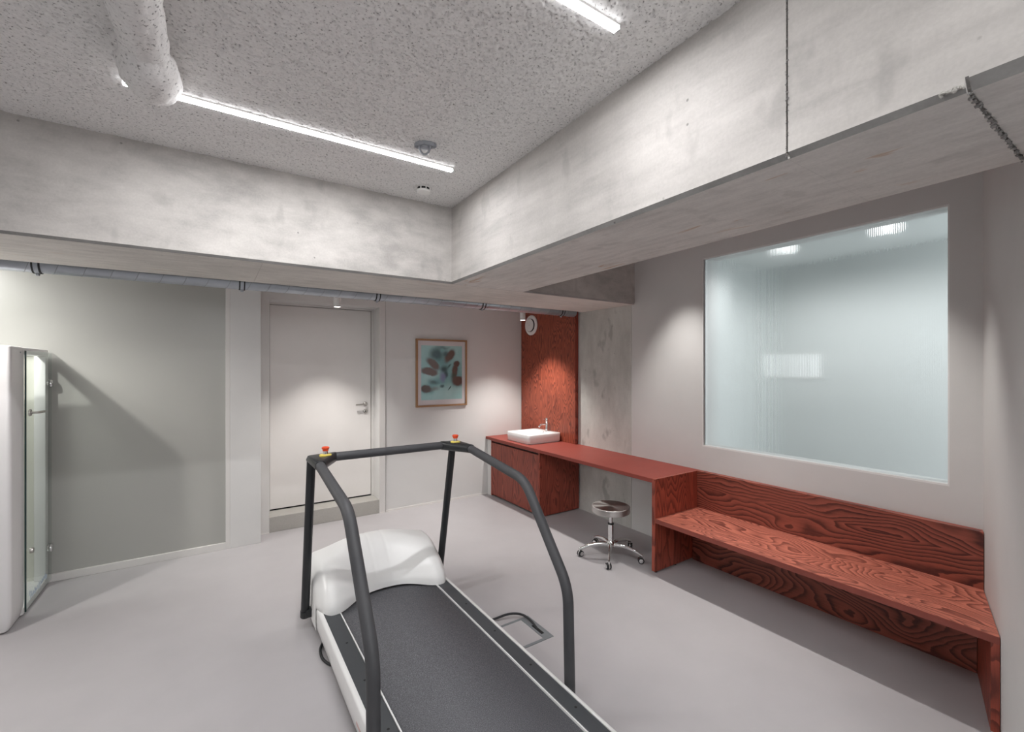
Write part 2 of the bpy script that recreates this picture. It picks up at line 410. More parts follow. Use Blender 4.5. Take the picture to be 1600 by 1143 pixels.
# side beam along Y, slightly splayed
rb = thing('concrete_beam', 'cast concrete beam running towards the bench with a vertical joint', None, (1.85, 1.5, ZB), kind='structure')
mr = [M['conc'], M['concs'], M['chamf']]
XL = lambda y: 1.547 + (y-3.19)*(.061/2.5); XR = lambda y: 2.235 + (y-3.19)*(.036)
def side_seg(y0, y1, zb, chm=.016, name='beam_segment', n=1):
    bm = bmesh.new()
    def sec(y):
        l, r = XL(y), XR(y)
        return [bm.verts.new((px, y, pz)) for px, pz in ((l, ZC+.05), (l, zb+chm), (l+chm, zb), (r, zb), (r, ZC+.05))]
    A, Bv = sec(y0), sec(y1); bm.faces.new(A); bm.faces.new(Bv[::-1])
    for i in range(5): bm.faces.new((A[i], Bv[i], Bv[(i+1) % 5], A[(i+1) % 5]))
    bmesh.ops.recalc_face_normals(bm, faces=bm.faces)
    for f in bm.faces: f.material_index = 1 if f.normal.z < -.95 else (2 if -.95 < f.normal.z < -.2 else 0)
    return obj(name, bm, mr, rb)
side_seg(.6935, 3.20, ZB); side_seg(.291, .6875, ZB); side_seg(-2.6, .284, ZB+.004, .024); side_seg(.284, .291, ZB+.012, .02, 'joint_filler')
obj('joint_filler', B(XL(.69)+.010, XR(.69)-.004, .686, .695, ZB+.02, ZC), M['grout'], rb)
obj('joint_filler', B(XL(.69)+.012, XR(.69)-.003, .6874, .6936, ZB+.0003, ZB+.0195), M['concs'], rb)
# ragged mortar along the joints
def crumbs(name, pts, n, r0, r1, mat, parent):
    bm = bmesh.new()
    for i in range(n):
        t = rnd.random(); p = Vector(pts[0])*(1-t)+Vector(pts[1])*t + Vector((rnd.uniform(-.003, .003), rnd.uniform(-.004, .004), rnd.uniform(-.003, .003)))
        r = rnd.uniform(r0, r1); k = bmesh.ops.create_icosphere(bm, subdivisions=1, radius=r)
        for v in k['verts']: v.co = v.co*rnd.uniform(.6, 1.2) + p
    o = obj(name, bm, mat, parent); o['kind'] = 'stuff'; return o
crumbs('mortar_crumbs', ((XL(.69), .69, ZB), (XL(.69), .69, ZC)), 130, .0012, .003, M['chamf'], rb)
crumbs('mortar_crumbs', ((XL(.29)+.02, .288, ZB), (XR(.29), .288, ZB)), 90, .002, .007, M['chamf'], rb)
crumbs('mortar_crumbs', ((XL(.29), .288, ZB+.012), (XL(.33), .335, ZB+.012)), 22, .003, .007, M['step'], rb)
# column
struct('concrete_column', B(XW-.004, XW+.15, 3.232, 4.04, 0, ZB-.001), M['concc'], 'smooth concrete column between the red panel and the window wall')

# door
d1 = thing('door_1', 'white painted door behind a concrete step', None, (1.02, YD, .16), kind='structure')
obj('door_frame', (lambda bm: (box(bm, .462, .486, YD-.03, YD+.06, .157, 2.392), box(bm, 1.566, 1.592, YD-.03, YD+.06, .157, 2.392), box(bm, .486, 1.566, YD-.03, YD+.06, 2.372, 2.392), bm)[-1])(bmesh.new()), M['trimw'], d1)
leaf = obj('door_leaf', B(.489, 1.562, YD-.008, YD+.04, .172, 2.367, bev=.002, seg=1), M['doorp'], d1)
obj('gap_strip', B(.487, 1.565, YD+.004, YD+.03, .157, .173), M['hole'], d1)
def round_bits(z, lever):
    bm = bmesh.new(); lathe(bm, [(.0, -.022), (.020, -.022), (.026, -.018), (.026, -.008)], (1.497, YD, z), 'Y', 24)
    return bm
hd = obj('door_handle', round_bits(1.258, 1), M['steel'], d1, 40)
bm = bmesh.new(); tube(bm, smooth_path([(1.497, YD-.01, 1.258), (1.497, YD-.062, 1.258), (1.375, YD-.062, 1.256)], .02), .0095, 12)
obj('lever', bm, M['steel'], hd, 40)
lk = obj('lock_rosette', round_bits(1.172, 0), M['steel'], d1, 40)
obj('keyhole', B(1.492, 1.502, YD-.0235, YD-.02, 1.163, 1.181), M['hole'], lk)
struct('trim_4', B(.462, 1.592, YB+.002, YD-.004, 0, .157, bev=.003, seg=1), M['step'], 'low concrete step under the white door')

# satin glass partition
w2 = thing('window_2', 'satin glass partition filling the left of the back wall', None, (-1.2, YG, 0), kind='structure')
obj('pane', B(-3.4, .084, YG+.018, YG+.03, .06, 2.6), M['satin'], w2)
obj('frame', (lambda bm: (box(bm, .082, .118, YG, YG+.06, 0, 2.6, bev=.002, seg=1), box(bm, -3.4, .082, YG, YG+.06, 0, .062, bev=.002, seg=1), bm)[-1])(bmesh.new()), M['trimw'], w2)
struct('wall_behind_glass', B(-3.4, .12, YG+.1, YG+.2, 0, 2.7), M['wall'], 'wall behind the satin glass')

# reeded window
w1 = thing('window_1', 'large reeded glass window above the bench', None, (XW, 1.6, .988), kind='structure')
def reeded():
    bm = bmesh.new(); y0, y1, z0, z1 = .79, 2.405, .998, 2.664; n = 150; sub = 6; xb, xf = XW+.034, XW+.026; A = .0016
    ys = np.linspace(y0, y1, n*sub+1); prev = None
    for i, y in enumerate(ys):
        x = xf - A*abs(math.sin(PI*i/sub))
        cur = [bm.verts.new((x, y, z0)), bm.verts.new((x, y, z1)), bm.verts.new((xb, y, z1)), bm.verts.new((xb, y, z0))]
        if prev:
            for k in range(4): bm.faces.new((prev[k], cur[k], cur[(k+1) % 4], prev[(k+1) % 4]))
        else: bm.faces.new(cur)
        prev = cur
    bm.faces.new(prev[::-1]); return bm
obj('pane', reeded(), M['reed'], w1, 60)
fr = bmesh.new()
for a in ((.785, .793, .988, 2.672), (2.402, 2.41, .988, 2.672), (.793, 2.402, .988, 1.0), (.793, 2.402, 2.662, 2.672)): box(fr, XW+.001, XW+.06, *a)
obj('frame', fr, M['white'], w1)
# corridor beyond the window
bm = bmesh.new(); box(bm, 3.85, 4.08, 2.46, 2.62, 0, 2.75); box(bm, 3.85, 5.15, 2.62, 2.77, 0, 2.75); box(bm, 5.0, 5.15, -1.5, 2.62, 0, 2.75); box(bm, 3.85, 5.15, -1.65, -1.5, 0, 2.75)
struct('wall_corridor', bm, M['corr'], 'pale corridor walls seen through the reeded glass')
struct('ceiling_corridor', B(3.85, 5.15, -1.65, 2.77, 2.75, 2.85), M['corr'], 'pale corridor ceiling seen through the reeded glass')
cw = thing('window_3', 'small lit window far down the corridor behind the reeded glass', None, (5.0, 2.26, 1.7), kind='structure')
obj('pane', B(4.985, 4.998, 2.235, 2.285, 1.60, 1.83), M['daylit'], cw)
obj('frame', (lambda bm: (box(bm, 4.975, 5.0, 2.215, 2.235, 1.58, 1.85), box(bm, 4.975, 5.0, 2.285, 2.305, 1.58, 1.85), box(bm, 4.975, 5.0, 2.235, 2.285, 1.58, 1.60), box(bm, 4.975, 5.0, 2.235, 2.285, 1.83, 1.85), bm)[-1])(bmesh.new()), M['skirt'], cw)

# ------------------------------------------------------------------ lamps
def strip_lamp(x0, x1, y, label):
    t = thing('linear_lamp', label, 'lamp', ((x0+x1)/2, y, ZC), 'linear ceiling lamps')
    obj('housing', B(x0, x1, y-.0134, y+.0134, ZC-.008, ZC+.005), M['lampw'], t)
    bm = B(x0+.002, x1-.002, y-.0138, y+.0138, ZC-.020, ZC-.0082)
    for f in bm.faces: f.material_index = 0 if f.normal.z < -.5 else 1
    obj('diffuser', bm, [M['strip'], M['stripside']], t)
    obj('end_cap', B(x1-.002, x1+.002, y-.0138, y+.0138, ZC-.020, ZC), M['lampw'], t)
strip_lamp(-.335, 1.238, 2.545, 'long white linear lamp ending near the smoke detector')
strip_lamp(-.09, 1.222, 1.15, 'linear lamp end at the top edge of the view')
strip_lamp(-.09, 1.222, -.70, 'unseen linear lamp added behind the viewer for ambient light')  # extra strip out of view, added to raise the ambient light
def spot_lamp(key, label, ztop, rail):
    x, y, z = SPOTS[key]
    t = thing('ceiling_spotlight', label, 'spotlight', (x, y, ztop), 'white cylinder spotlights')
    bm = bmesh.new(); lathe(bm, [(.0335, .006), (.035, .010), (.035, .112), (.030, .116)], (x, y, z), 'Z', 28); lathe(bm, [(.035, .006), (.0335, 0), (.030, 0), (.030, .006)], (x, y, z), 'Z', 28, False)
    obj('housing', bm, M['lampw'], t, 40)
    bm = bmesh.new(); lathe(bm, [(.0, .003), (.030, .003)], (x, y, z), 'Z', 24, False)
    obj('lens', bm, M['spotface'], t)
    bm = bmesh.new(); tube(bm, [(x, y, z+.10), (x, y, ztop+.003)], .01, 12)
    obj('stem', bm, M['lampw'], t)
    bm = bmesh.new(); box(bm, x-.20, x+.10, y-.018, y+.018, z+.113, z+.135, bev=.003)
    for dx in (-.16, .07): tube(bm, [(x+dx, y, z+.13), (x+dx, y, ztop+.003)], .006, 8)
    obj('rail', bm, M['lampw'], t)
spot_lamp('door', 'white cylinder spotlight hanging in front of the white door', 2.56, 1)
spot_lamp('basin', 'white cylinder spotlight hanging above the wash basin', 2.56, 1)

# smoke detector
t = thing('smoke_detector', 'round white smoke detector with dark slots on the sprayed ceiling', 'smoke detector', (1.205, 2.93, ZC))
bm = bmesh.new(); lathe(bm, [(.049, 0), (.049, -.010), (.044, -.011)], (1.205, 2.93, ZC+.004), 'Z', 28); obj('base', bm, M['lampw'], t, 40)
bm = bmesh.new(); lathe(bm, [(.0455, -.006), (.0455, -.024)], (1.205, 2.93, ZC), 'Z', 28); obj('slot_band', bm, M['hole'], t, 40)
bm = bmesh.new(); lathe(bm, [(.0475, -.021), (.048, -.030), (.042, -.036), (.001, -.038)], (1.205, 2.93, ZC), 'Z', 28)
for k in range(8):
    a = 2*PI*k/8; cx, cy = 1.205+.0455*math.cos(a), 2.93+.0455*math.sin(a); box(bm, cx-.003, cx+.003, cy-.003, cy+.003, ZC-.022, ZC-.006)
obj('cap', bm, M['lampw'], t, 40)
# ceiling rose with a loop of cable
t = thing('ceiling_rose', 'grey ceiling rose with two lugs and a loop of cable', 'ceiling rose', (.975, 2.345, ZC))
ux, uy = Vector((.8335, -.5525)), Vector((.5525, .8335))
bm = bmesh.new(); cc = Vector((.975, 2.345))
pl = [(-.062, .006), (-.05, .022), (-.03, .026), (-.022, .034), (.0, .028), (.02, .034), (.03, .024), (.05, .02), (.062, .004), (.05, -.014), (.03, -.022), (.0, -.034), (-.03, -.026), (-.052, -.014)]
vv = [tuple(cc + ux*a + uy*b) for a, b in pl]; prism(bm, vv, 'Z', ZC-.020, ZC+.003)
obj('base', bm, M['greyp'], t)
for s in (-1, 1):
    bm = bmesh.new(); p = cc+ux*.047*s; lathe(bm, [(.009, -.024), (.009, -.012), (.004, -.012), (.004, -.024)], (p.x, p.y, ZC), 'Z', 14); obj('lug', bm, M['greyp'], t, 40)
bm = bmesh.new(); tube(bm, [tuple(cc + ux*(.030*math.cos(a)) + uy*(-.012)) + (ZC-.018-.050*math.sin(a),) for a in np.linspace(0, PI, 15)], .006, 10); obj('cable_loop', bm, M['greyp'], t, 40)
bm = bmesh.new(); lathe(bm, [(.02, -.032), (.024, -.030), (.026, -.018)], (cc.x, cc.y, ZC), 'Z', 20); obj('hub', bm, M['greyp'], t, 40)

# sprayed pipe under the ceiling
def rough_pipe():
    bm = bmesh.new()
    path = [(-.208, y, 2.826) for y in np.linspace(-2.6, 2.02, 250)]
    R0 = .072; rr = [R0]*len(path)
    for k in range(26):
        a = k/25*PI/2; path.append((-.208, 2.05+.355*math.sin(a), 2.808+.17*(1-math.cos(a)))); rr.append(R0+.021*min(1, k/3))
    n = 44; g = np.random.default_rng(5); rings = []
    N = len(path); disp = g.standard_normal((N, n))
    disp = (disp + np.roll(disp, 1, 0)*.7 + np.roll(disp, 1, 1)*.7)
    for i, p in enumerate(path):
        p = Vector(p); d = (Vector(path[min(i+1, N-1)])-Vector(path[max(i-1, 0)])).normalized(); u = Vector((1, 0, 0)); w = d.cross(u).normalized()
        rings.append([bm.verts.new(p + (u*math.cos(2*PI*k/n)+w*math.sin(2*PI*k/n))*(rr[i]+.0023*float(np.clip(disp[i, k], -2, 1.6)))) for k in range(n)])
    for a, b in zip(rings, rings[1:]):
        for k in range(n): bm.faces.new((a[k], a[(k+1) % n], b[(k+1) % n], b[k]))
    bm.faces.new(rings[-1]); return bm
o = obj('plastered_pipe', rough_pipe(), M['ceil'], None, 60)
tag(o, 'thick pipe sprayed with rough plaster turning up into the ceiling', 'pipe')

# spiral duct
DY, DZ, DR = 4.085, 2.358, .054
t = thing('spiral_duct', 'thin grey spiral duct running along the back of the concrete beam', 'duct', (1.2, DY, DZ))
bm = bmesh.new(); tube(bm, [(x, DY, DZ) for x in (-3.39, -1.5, 0, 1.5, 3.49)], DR, 28); obj('pipe', bm, M['zinc'], t, 40)
bm = bmesh.new(); tube(bm, [(x, DY+(DR+.0005)*math.sin(x*2*PI/.135), DZ+(DR+.0005)*math.cos(x*2*PI/.135)) for x in np.linspace(-3.38, 3.48, 51*18)], .0022, 5); obj('spiral_seam', bm, M['greyp'], t, 60)
bm = bmesh.new(); lathe(bm, [(.050, 3.49), (.058, 3.49), (.058, 3.60), (.05, 3.6)], (0, DY, DZ), 'X', 24); obj('end_sleeve', bm, M['zinc'], t, 40)
for cx in (-2.05, -.95, .175, 1.23, 2.33, 3.40):
    bm = bmesh.new()
    for dx in (-.016, .016): lathe(bm, [(DR, cx+dx-.0045), (DR+.006, cx+dx-.0045), (DR+.006, cx+dx+.0045), (DR, cx+dx+.0045)], (0, DY, DZ), 'X', 28, False)
    cl = obj('pipe_clip', bm, M['rubber'], t, 40)
    bm = bmesh.new(); lathe(bm, [(DR, cx-.0115), (DR+.004, cx-.0115), (DR+.004, cx+.0115), (DR, cx+.0115)], (0, DY, DZ), 'X', 28, False); tube(bm, [(cx, DY, DZ-DR), (cx, DY, DZ-DR-.018)], .011, 10); tube(bm, [(cx, DY, DZ+DR), (cx, DY, 2.555)], .006, 8)
    obj('clip_band', bm, M['zinc'], cl, 40)

# ------------------------------------------------------------------ joinery
t = thing('wood_wall_panel', 'tall red stained pine panel on the wall behind the wash basin', 'wall panel', (3.6, 4.6, .78))
bm = B(3.598, XW-.0045, 4.06, 5.19, .7745, 2.9); obj('panel', bm, M['wood_panel'], t)
obj('dark_edge', B(3.597, XW-.005, 4.056, 4.0598, .7745, 2.9), M['wood_vert'], t)
t = thing('air_vent', 'round white air valve high on the red panel', 'air vent', (3.6, 4.945, 2.27))
bm = bmesh.new(); lathe(bm, [(.135, 0), (.137, -.008), (.128, -.018), (.098, -.022), (.086, -.012), (.086, 0)], (3.598, 4.945, 2.268), 'X', 40, False); obj('ring', bm, M['lampw'], t, 40)
bm = bmesh.new(); lathe(bm, [(.0, -.004), (.09, -.004)], (3.598, 4.945, 2.268), 'X', 32, False); obj('throat', bm, M['hole'], t)
bm = bmesh.new(); lathe(bm, [(.02, -.005), (.06, -.010), (.083, -.024), (.080, -.032), (.03, -.035), (.0005, -.035)], (3.598, 4.951, 2.268), 'X', 36); obj('disc', bm, M['lampw'], t, 40)
bm = bmesh.new(); lathe(bm, [(.006, -.034), (.006, -.0365), (.0005, -.0365)], (3.598, 4.951, 2.268), 'X', 12); obj('screw', bm, M['steel'], t)

ZT = .773
t = thing('worktop', 'long smooth red worktop running from the back wall to the bench', 'worktop', (3.33, 3.7, .74))
obj('top', B(3.022, 3.646, 2.458, 5.195, ZT-.034, ZT, bev=.0015, seg=1), M['lino'], t)
obj('end_panel', B(3.020, 3.646, 2.424, 2.4575, .012, ZT, bev=.0015, seg=1), M['wood_vert'], t)
for x in (3.05, 3.3):
    bm = bmesh.new(); tube(bm, [(x, 2.441, 0), (x, 2.441, .014)], .012, 12); obj('foot', bm, M['black'], t)
t = thing('vanity_cabinet', 'red stained pine cabinet with two doors under the wash basin', 'cabinet', (3.3, 4.55, 0))
YC0, YC1 = 4.028, 5.092
obj('body', (lambda bm: (box(bm, 3.043, 3.628, YC0, YC0+.022, .012, ZT-.035), box(bm, 3.066, 3.628, YC0+.022, YC1-.02, .03, ZT-.035), box(bm, 3.043, 3.628, YC1-.02, YC1, .012, ZT-.035), box(bm, 3.048, 3.07, YC0+.02, YC1-.02, ZT-.05, ZT-.035), bm)[-1])(bmesh.new()), M['wood_vert'], t)
ym = 4.585
obj('door', B(3.042, 3.064, YC0+.025, ym-.0015, .03, ZT-.068, bev=.001, seg=1), M['wood_dark'], t)
obj('door', B(3.042, 3.064, ym+.0015, YC1-.023, .03, ZT-.068, bev=.001, seg=1), M['wood_dark'], t)
obj('plinth', B(3.09, 3.6, YC0+.03, YC1-.03, 0, .03), M['black'], t)
obj('grip_recess', B(3.0645, 3.0665, YC0+.023, YC1-.021, ZT-.070, ZT-.05), M['hole'], t)
t = tag(obj('filler_strip', B(3.045, 3.1, YC1+.001, YB-.007, 0, ZT-.036), M['wall']), 'narrow painted filler strip between the cabinet and the back wall', 'filler strip')

# bench
t = thing('bench', 'long red stained pine bench under the reeded glass window', 'bench', (3.33, 1.5, 0))
def slant_y(x, off=0): return .645 + (x-XW)*(.161/.6) + off
def slab(x0, x1, y1, z0, z1, off=.003):
    bm = bmesh.new(); prism(bm, [(x0, slant_y(x0, off)), (x1, slant_y(x1, off)), (x1, y1), (x0, y1)], 'Z', z0, z1); return bm
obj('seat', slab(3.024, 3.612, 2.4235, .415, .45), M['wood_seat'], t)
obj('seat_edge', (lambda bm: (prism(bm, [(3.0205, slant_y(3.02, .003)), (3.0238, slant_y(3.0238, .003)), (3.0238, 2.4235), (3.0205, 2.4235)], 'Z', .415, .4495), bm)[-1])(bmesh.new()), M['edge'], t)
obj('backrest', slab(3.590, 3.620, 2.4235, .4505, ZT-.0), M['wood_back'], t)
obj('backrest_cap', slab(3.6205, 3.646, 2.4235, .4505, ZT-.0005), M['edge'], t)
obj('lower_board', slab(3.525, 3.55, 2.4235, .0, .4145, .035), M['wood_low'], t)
bm = bmesh.new(); prism(bm, [(3.024, slant_y(3.024, .003)), (3.524, slant_y(3.524, .003)), (3.524, slant_y(3.524, .033)), (3.024, slant_y(3.024, .033))], 'Z', 0, .4145)
obj('end_panel', bm, M['wood_vert'], t)
bm = bmesh.new(); box(bm, 3.5905, 3.646, slant_y(3.62, -.009), slant_y(3.62, -.005), .45, ZT-.006)
t2 = bm; bm.free()

# wash basin
t = thing('wash_basin', 'square white ceramic basin standing on the red worktop', 'basin', (3.34, 4.56, ZT))
def basin():
    x0, x1, y0, y1, z0, z1 = 3.10, 3.594, 4.315, 4.805, ZT, ZT+.110
    bm = bmesh.new(); r = .03
    def rect(a, b, c, d, z, rr, n=6):
        out = []
        for cx, cy, s in ((b-rr, d-rr, 0), (a+rr, d-rr, 1), (a+rr, c+rr, 2), (b-rr, c+rr, 3)):
            for k in range(n+1):
                an = (s+k/n)*PI/2; out.append(bm.verts.new((cx+rr*math.cos(an), cy+rr*math.sin(an), z)))
        return out
    L = [rect(x0+.012, x1-.01, y0+.012, y1-.012, z0, r), rect(x0+.004, x1, y0+.004, y1-.004, z0+.012, r), rect(x0, x1, y0, y1, z1-.004, r), rect(x0+.003, x1-.003, y0+.003, y1-.003, z1, r),
         rect(x0+.014, x1-.115, y0+.014, y1-.014, z1, r), rect(x0+.018, x1-.12, y0+.018, y1-.018, z1-.006, r), rect(x0+.035, x1-.135, y0+.04, y1-.04, z1-.062, r), rect(x0+.09, x1-.2, y0+.12, y1-.12, z1-.085, r)]
    for a, b in zip(L, L[1:]):
        n = len(a)
        for k in range(n): bm.faces.new((a[k], a[(k+1) % n], b[(k+1) % n], b[k]))
    bm.faces.new(L[0][::-1]); bm.faces.new(L[-1]); return bm
obj('bowl', basin(), M['ceram'], t, 50)
bm = bmesh.new(); lathe(bm, [(.001, .0), (.03, .0), (.032, .004), (.012, .007), (.001, .007)], (3.29, 4.56, ZT+.0255), 'Z', 20); obj('drain', bm, M['chrome'], t, 40)
t = thing('basin_tap', 'small chrome mixer tap on the white basin', 'tap', (3.53, 4.52, ZT+.1105))
tx, ty, tz = 3.53, 4.52, ZT+.1105
bm = bmesh.new(); lathe(bm, [(.024, 0), (.024, .004), (.0165, .007), (.0165, .118), (.0155, .12), (.0165, .122), (.0165, .165), (.014, .168)], (tx, ty, tz), 'Z', 24); obj('body', bm, M['chrome'], t, 40)
bm = bmesh.new(); tube(bm, smooth_path([(tx, ty, tz+.092), (tx-.095, ty, tz+.092), (tx-.125, ty, tz+.062)], .045), .0105, 16); obj('spout', bm, M['chrome'], t, 40)
bm = bmesh.new(); tube(bm, [(tx-.012, ty, tz+.150), (tx-.06, ty, tz+.156)], .0035, 10); obj('lever', bm, M['chrome'], t, 40)
bm = bmesh.new(); tube(bm, smooth_path([(tx-.018, ty-.02, tz+.004), (tx-.06, ty-.06, tz+.012), (tx-.085, ty-.06, tz-.002), (tx-.115, ty-.06, tz-.03)], .02), .0022, 8); obj('plug_chain', bm, M['steel'], t, 40)

# framed print
px0, px1, pz0, pz1 = 2.035, 2.728, 1.206, 2.046
t = thing('framed_print', 'oak framed abstract print with brown and teal blots on the back wall', 'picture', (2.38, YB, 1.2))
for nm, a in (('frame_side', (px0, px0+.022, pz0, pz1)), ('frame_side', (px1-.022, px1, pz0, pz1)), ('frame_rail', (px0+.022, px1-.022, pz0, pz0+.022)), ('frame_rail', (px0+.022, px1-.022, pz1-.022, pz1))):
    obj(nm, B(a[0], a[1], YB-.032, YB-.001, a[2], a[3], bev=.0012, seg=1), M['oak'], t)
def paper():
    s = NT('mount_board'); s.base(s.ramp(s.noise(s.coords(), 8, 2), [(.3, (.60, .56, .57)), (.7, (.62, .58, .59))])); s.set(Roughness=.5, Coat_Weight=.6, Coat_Roughness=.02); return s.m
obj('mount', B(px0+.022, px1-.022, YB-.016, YB-.004, pz0+.022, pz1-.022), paper(), t)
def art():
    s = NT('abstract_print'); tc = s.add('ShaderNodeTexCoord')
    wn = s.add('ShaderNodeTexNoise'); wn.inputs['Scale'].default_value = 5; wn.inputs['Detail'].default_value = 3; s.link(tc.outputs['Generated'], wn.inputs['Vector'])
    wv = s.add('ShaderNodeVectorMath', operation='MULTIPLY_ADD'); s.link(wn.outputs['Color'], wv.inputs[0]); wv.inputs[1].default_value = (.09, 0, .09); s.link(tc.outputs['Generated'], wv.inputs[2])
    off = s.add('ShaderNodeVectorMath', operation='SUBTRACT'); s.link(wv.outputs[0], off.inputs[0]); off.inputs[1].default_value = (.045, 0, .045)
    col = s.ramp(s.noise(tc.outputs['Generated'], 2.5, 3), [(.3, srgb(140, 184, 184)), (.7, srgb(165, 200, 198))])
    T, TD, BR, BD, PU, OL = srgb(62, 118, 120), srgb(22, 58, 62), srgb(88, 62, 52), srgb(66, 44, 36), srgb(112, 112, 150), srgb(62, 66, 50)
    blobs = [(400, 420, 230, 200, 0, 1., T, .75), (470, 640, 150, 190, 0, 1., T, .6), (330, 710, 150, 90, 0, 1., T, .8), (600, 600, 110, 220, 0, 1., T, .6), (230, 790, 130, 90, 0, 1., T, .8), (610, 700, 120, 100, 0, 1, T, .8),
             (340, 350, 115, 105, 0, .8, TD, .9), (430, 270, 90, 40, 0, 1, TD, .6), (300, 480, 110, 62, 33, .45, BR, 1), (510, 375, 92, 66, -42, .45, BR, 1), (455, 350, 40, 60, 0, .9, TD, .8), (255, 575, 118, 52, 9, .35, BR, 1),
             (602, 478, 46, 46, 0, .4, BR, 1), (578, 570, 40, 110, 6, .45, BR, 1), (562, 640, 44, 60, 0, .7, OL, .9), (615, 700, 88, 68, 8, .4, BR, 1), (300, 800, 110, 34, -6, .9, BR, .6), (212, 790, 68, 54, 0, .35, BD, 1),
             (440, 540, 62, 60, 0, .8, TD, .95), (460, 610, 34, 66, 0, .7, TD, .9), (505, 505, 40, 20, -30, .8, TD, .8), (420, 650, 48, 95, 0, .8, PU, .9), (300, 715, 80, 42, 12, .9, TD, .8), (408, 770, 36, 28, 0, .8, TD, .9), (510, 788, 36, 9, -45, .5, TD, 1), (410, 300, 40, 30, 0, 1, srgb(120, 170, 170), .6)]
    for i, (x, y, rx, ry, rot, soft, c, amt) in enumerate(blobs):
        cx, cz = (x-155)/515, 1-(y-245)/690
        mp = s.add('ShaderNodeMapping', vector_type='TEXTURE'); mp.inputs['Location'].default_value = (cx, .5, cz)
        mp.inputs['Rotation'].default_value = (0, math.radians(rot), 0); mp.inputs['Scale'].default_value = (rx/515*1.05, 1e3, ry/690*1.05)
        s.link(off.outputs[0], mp.inputs['Vector'])
        ln = s.add('ShaderNodeVectorMath', operation='LENGTH'); s.link(mp.outputs[0], ln.inputs[0])
        mr_ = s.add('ShaderNodeMapRange', interpolation_type='SMOOTHSTEP'); mr_.inputs['From Min'].default_value = 1.08; mr_.inputs['From Max'].default_value = 1-soft; mr_.inputs['To Max'].default_value = amt
        s.link(ln.outputs['Value'], mr_.inputs['Value']); col = s.mix(mr_.outputs[0], col, c)
    s.base(col); s.set(Roughness=.5, Coat_Weight=.6, Coat_Roughness=.02); return s.m
obj('print', B(px0+.068, px1-.068, YB-.0172, YB-.0161, pz0+.085, pz1-.08), art(), t)

# ------------------------------------------------------------------ stool
sx, sy = 2.972, 2.872
t = thing('wheeled_stool', 'round spun steel stool on five castors beneath the red worktop', 'stool', (sx, sy, 0))
bm = bmesh.new(); lathe(bm, [(.0, .0), (.150, .0), (.163, .0), (.167, .003), (.169, .008), (.169, .012), (.169, .044), (.169, .049), (.1675, .053), (.164, .055), (.158, .055), (.08, .055), (.0005, .055)], (0, 0, 0), 'Z', 56)
so = obj('seat', bm, M['spun'], t, 40); so.matrix_parent_inverse = Matrix.Identity(4); so.location = (0, 0, .397)
bm = bmesh.new(); lathe(bm, [(.0235, .13), (.025, .14), (.025, .290), (.022, .292)], (sx, sy, 0), 'Z', 24); obj('outer_column', bm, M['chrome'], t, 40)
bm = bmesh.new(); lathe(bm, [(.027, .285), (.028, .288), (.028, .296), (.018, .298)], (sx, sy, 0), 'Z', 24); obj('collar', bm, M['black'], t, 40)
bm = bmesh.new(); lathe(bm, [(.0155, .29), (.0155, .397)], (sx, sy, 0), 'Z', 20); lathe(bm, [(.06, .389), (.06, .397)], (sx, sy, 0), 'Z', 20); obj('gas_lift', bm, M['chrome'], t, 40)
bm = bmesh.new(); tube(bm, [(sx+.03, sy-.02, .388), (sx+.10, sy-.035, .372), (sx+.125, sy-.04, .356)], .005, 10); obj('height_lever', bm, M['black'], t, 40)
bm = bmesh.new(); lathe(bm, [(.02, .078), (.036, .085), (.036, .125), (.026, .14)], (sx, sy, 0), 'Z', 24); obj('hub', bm, M['chrome'], t, 40)
for deg in (-139, -67, 5, 77, 149):
    a = math.radians(deg); d = Vector((math.cos(a), math.sin(a), 0)); o3 = Vector((sx, sy, 0))
    bm = bmesh.new(); pts = [o3+d*r+Vector((0, 0, z)) for r, z in ((.02, .105), (.08, .112), (.15, .108), (.21, .094), (.262, .074), (.285, .066))]
    tube(bm, pts, [.022, .021, .018, .015, .013, .011], 14, True, .8); leg = obj('leg', bm, M['chrome'], t, 60)
    p = o3 + d*.285; cr = d.cross(Vector((0, 0, 1))); cr = (cr*math.cos(.5)+d*math.sin(.5)).normalized(); fw = cr.cross(Vector((0, 0, 1))).normalized()
    bm = bmesh.new(); wc = p + fw*.012 + Vector((0, 0, .0262))
    for s in (-1, 1): tube(bm, [wc+cr*s*.004, wc+cr*s*.007, wc+cr*s*.018, wc+cr*s*.021], [.022, .026, .026, .020], 20)
    obj('castor_wheel', bm, M['rubber'], leg, 40)
    bm = bmesh.new()
    for s in (-1, 1): tube(bm, [wc+cr*s*.0205, wc+cr*s*.0235, wc+cr*s*.025], [.019, .017, .006], 20)
    tube(bm, [wc+cr*(-.004), wc+cr*.004], .0275, 20); tube(bm, [p+Vector((0, 0, .04)), p+Vector((0, 0, .07))], .008, 12)
    obj('castor_cover', bm, M['chrome'], leg, 40)

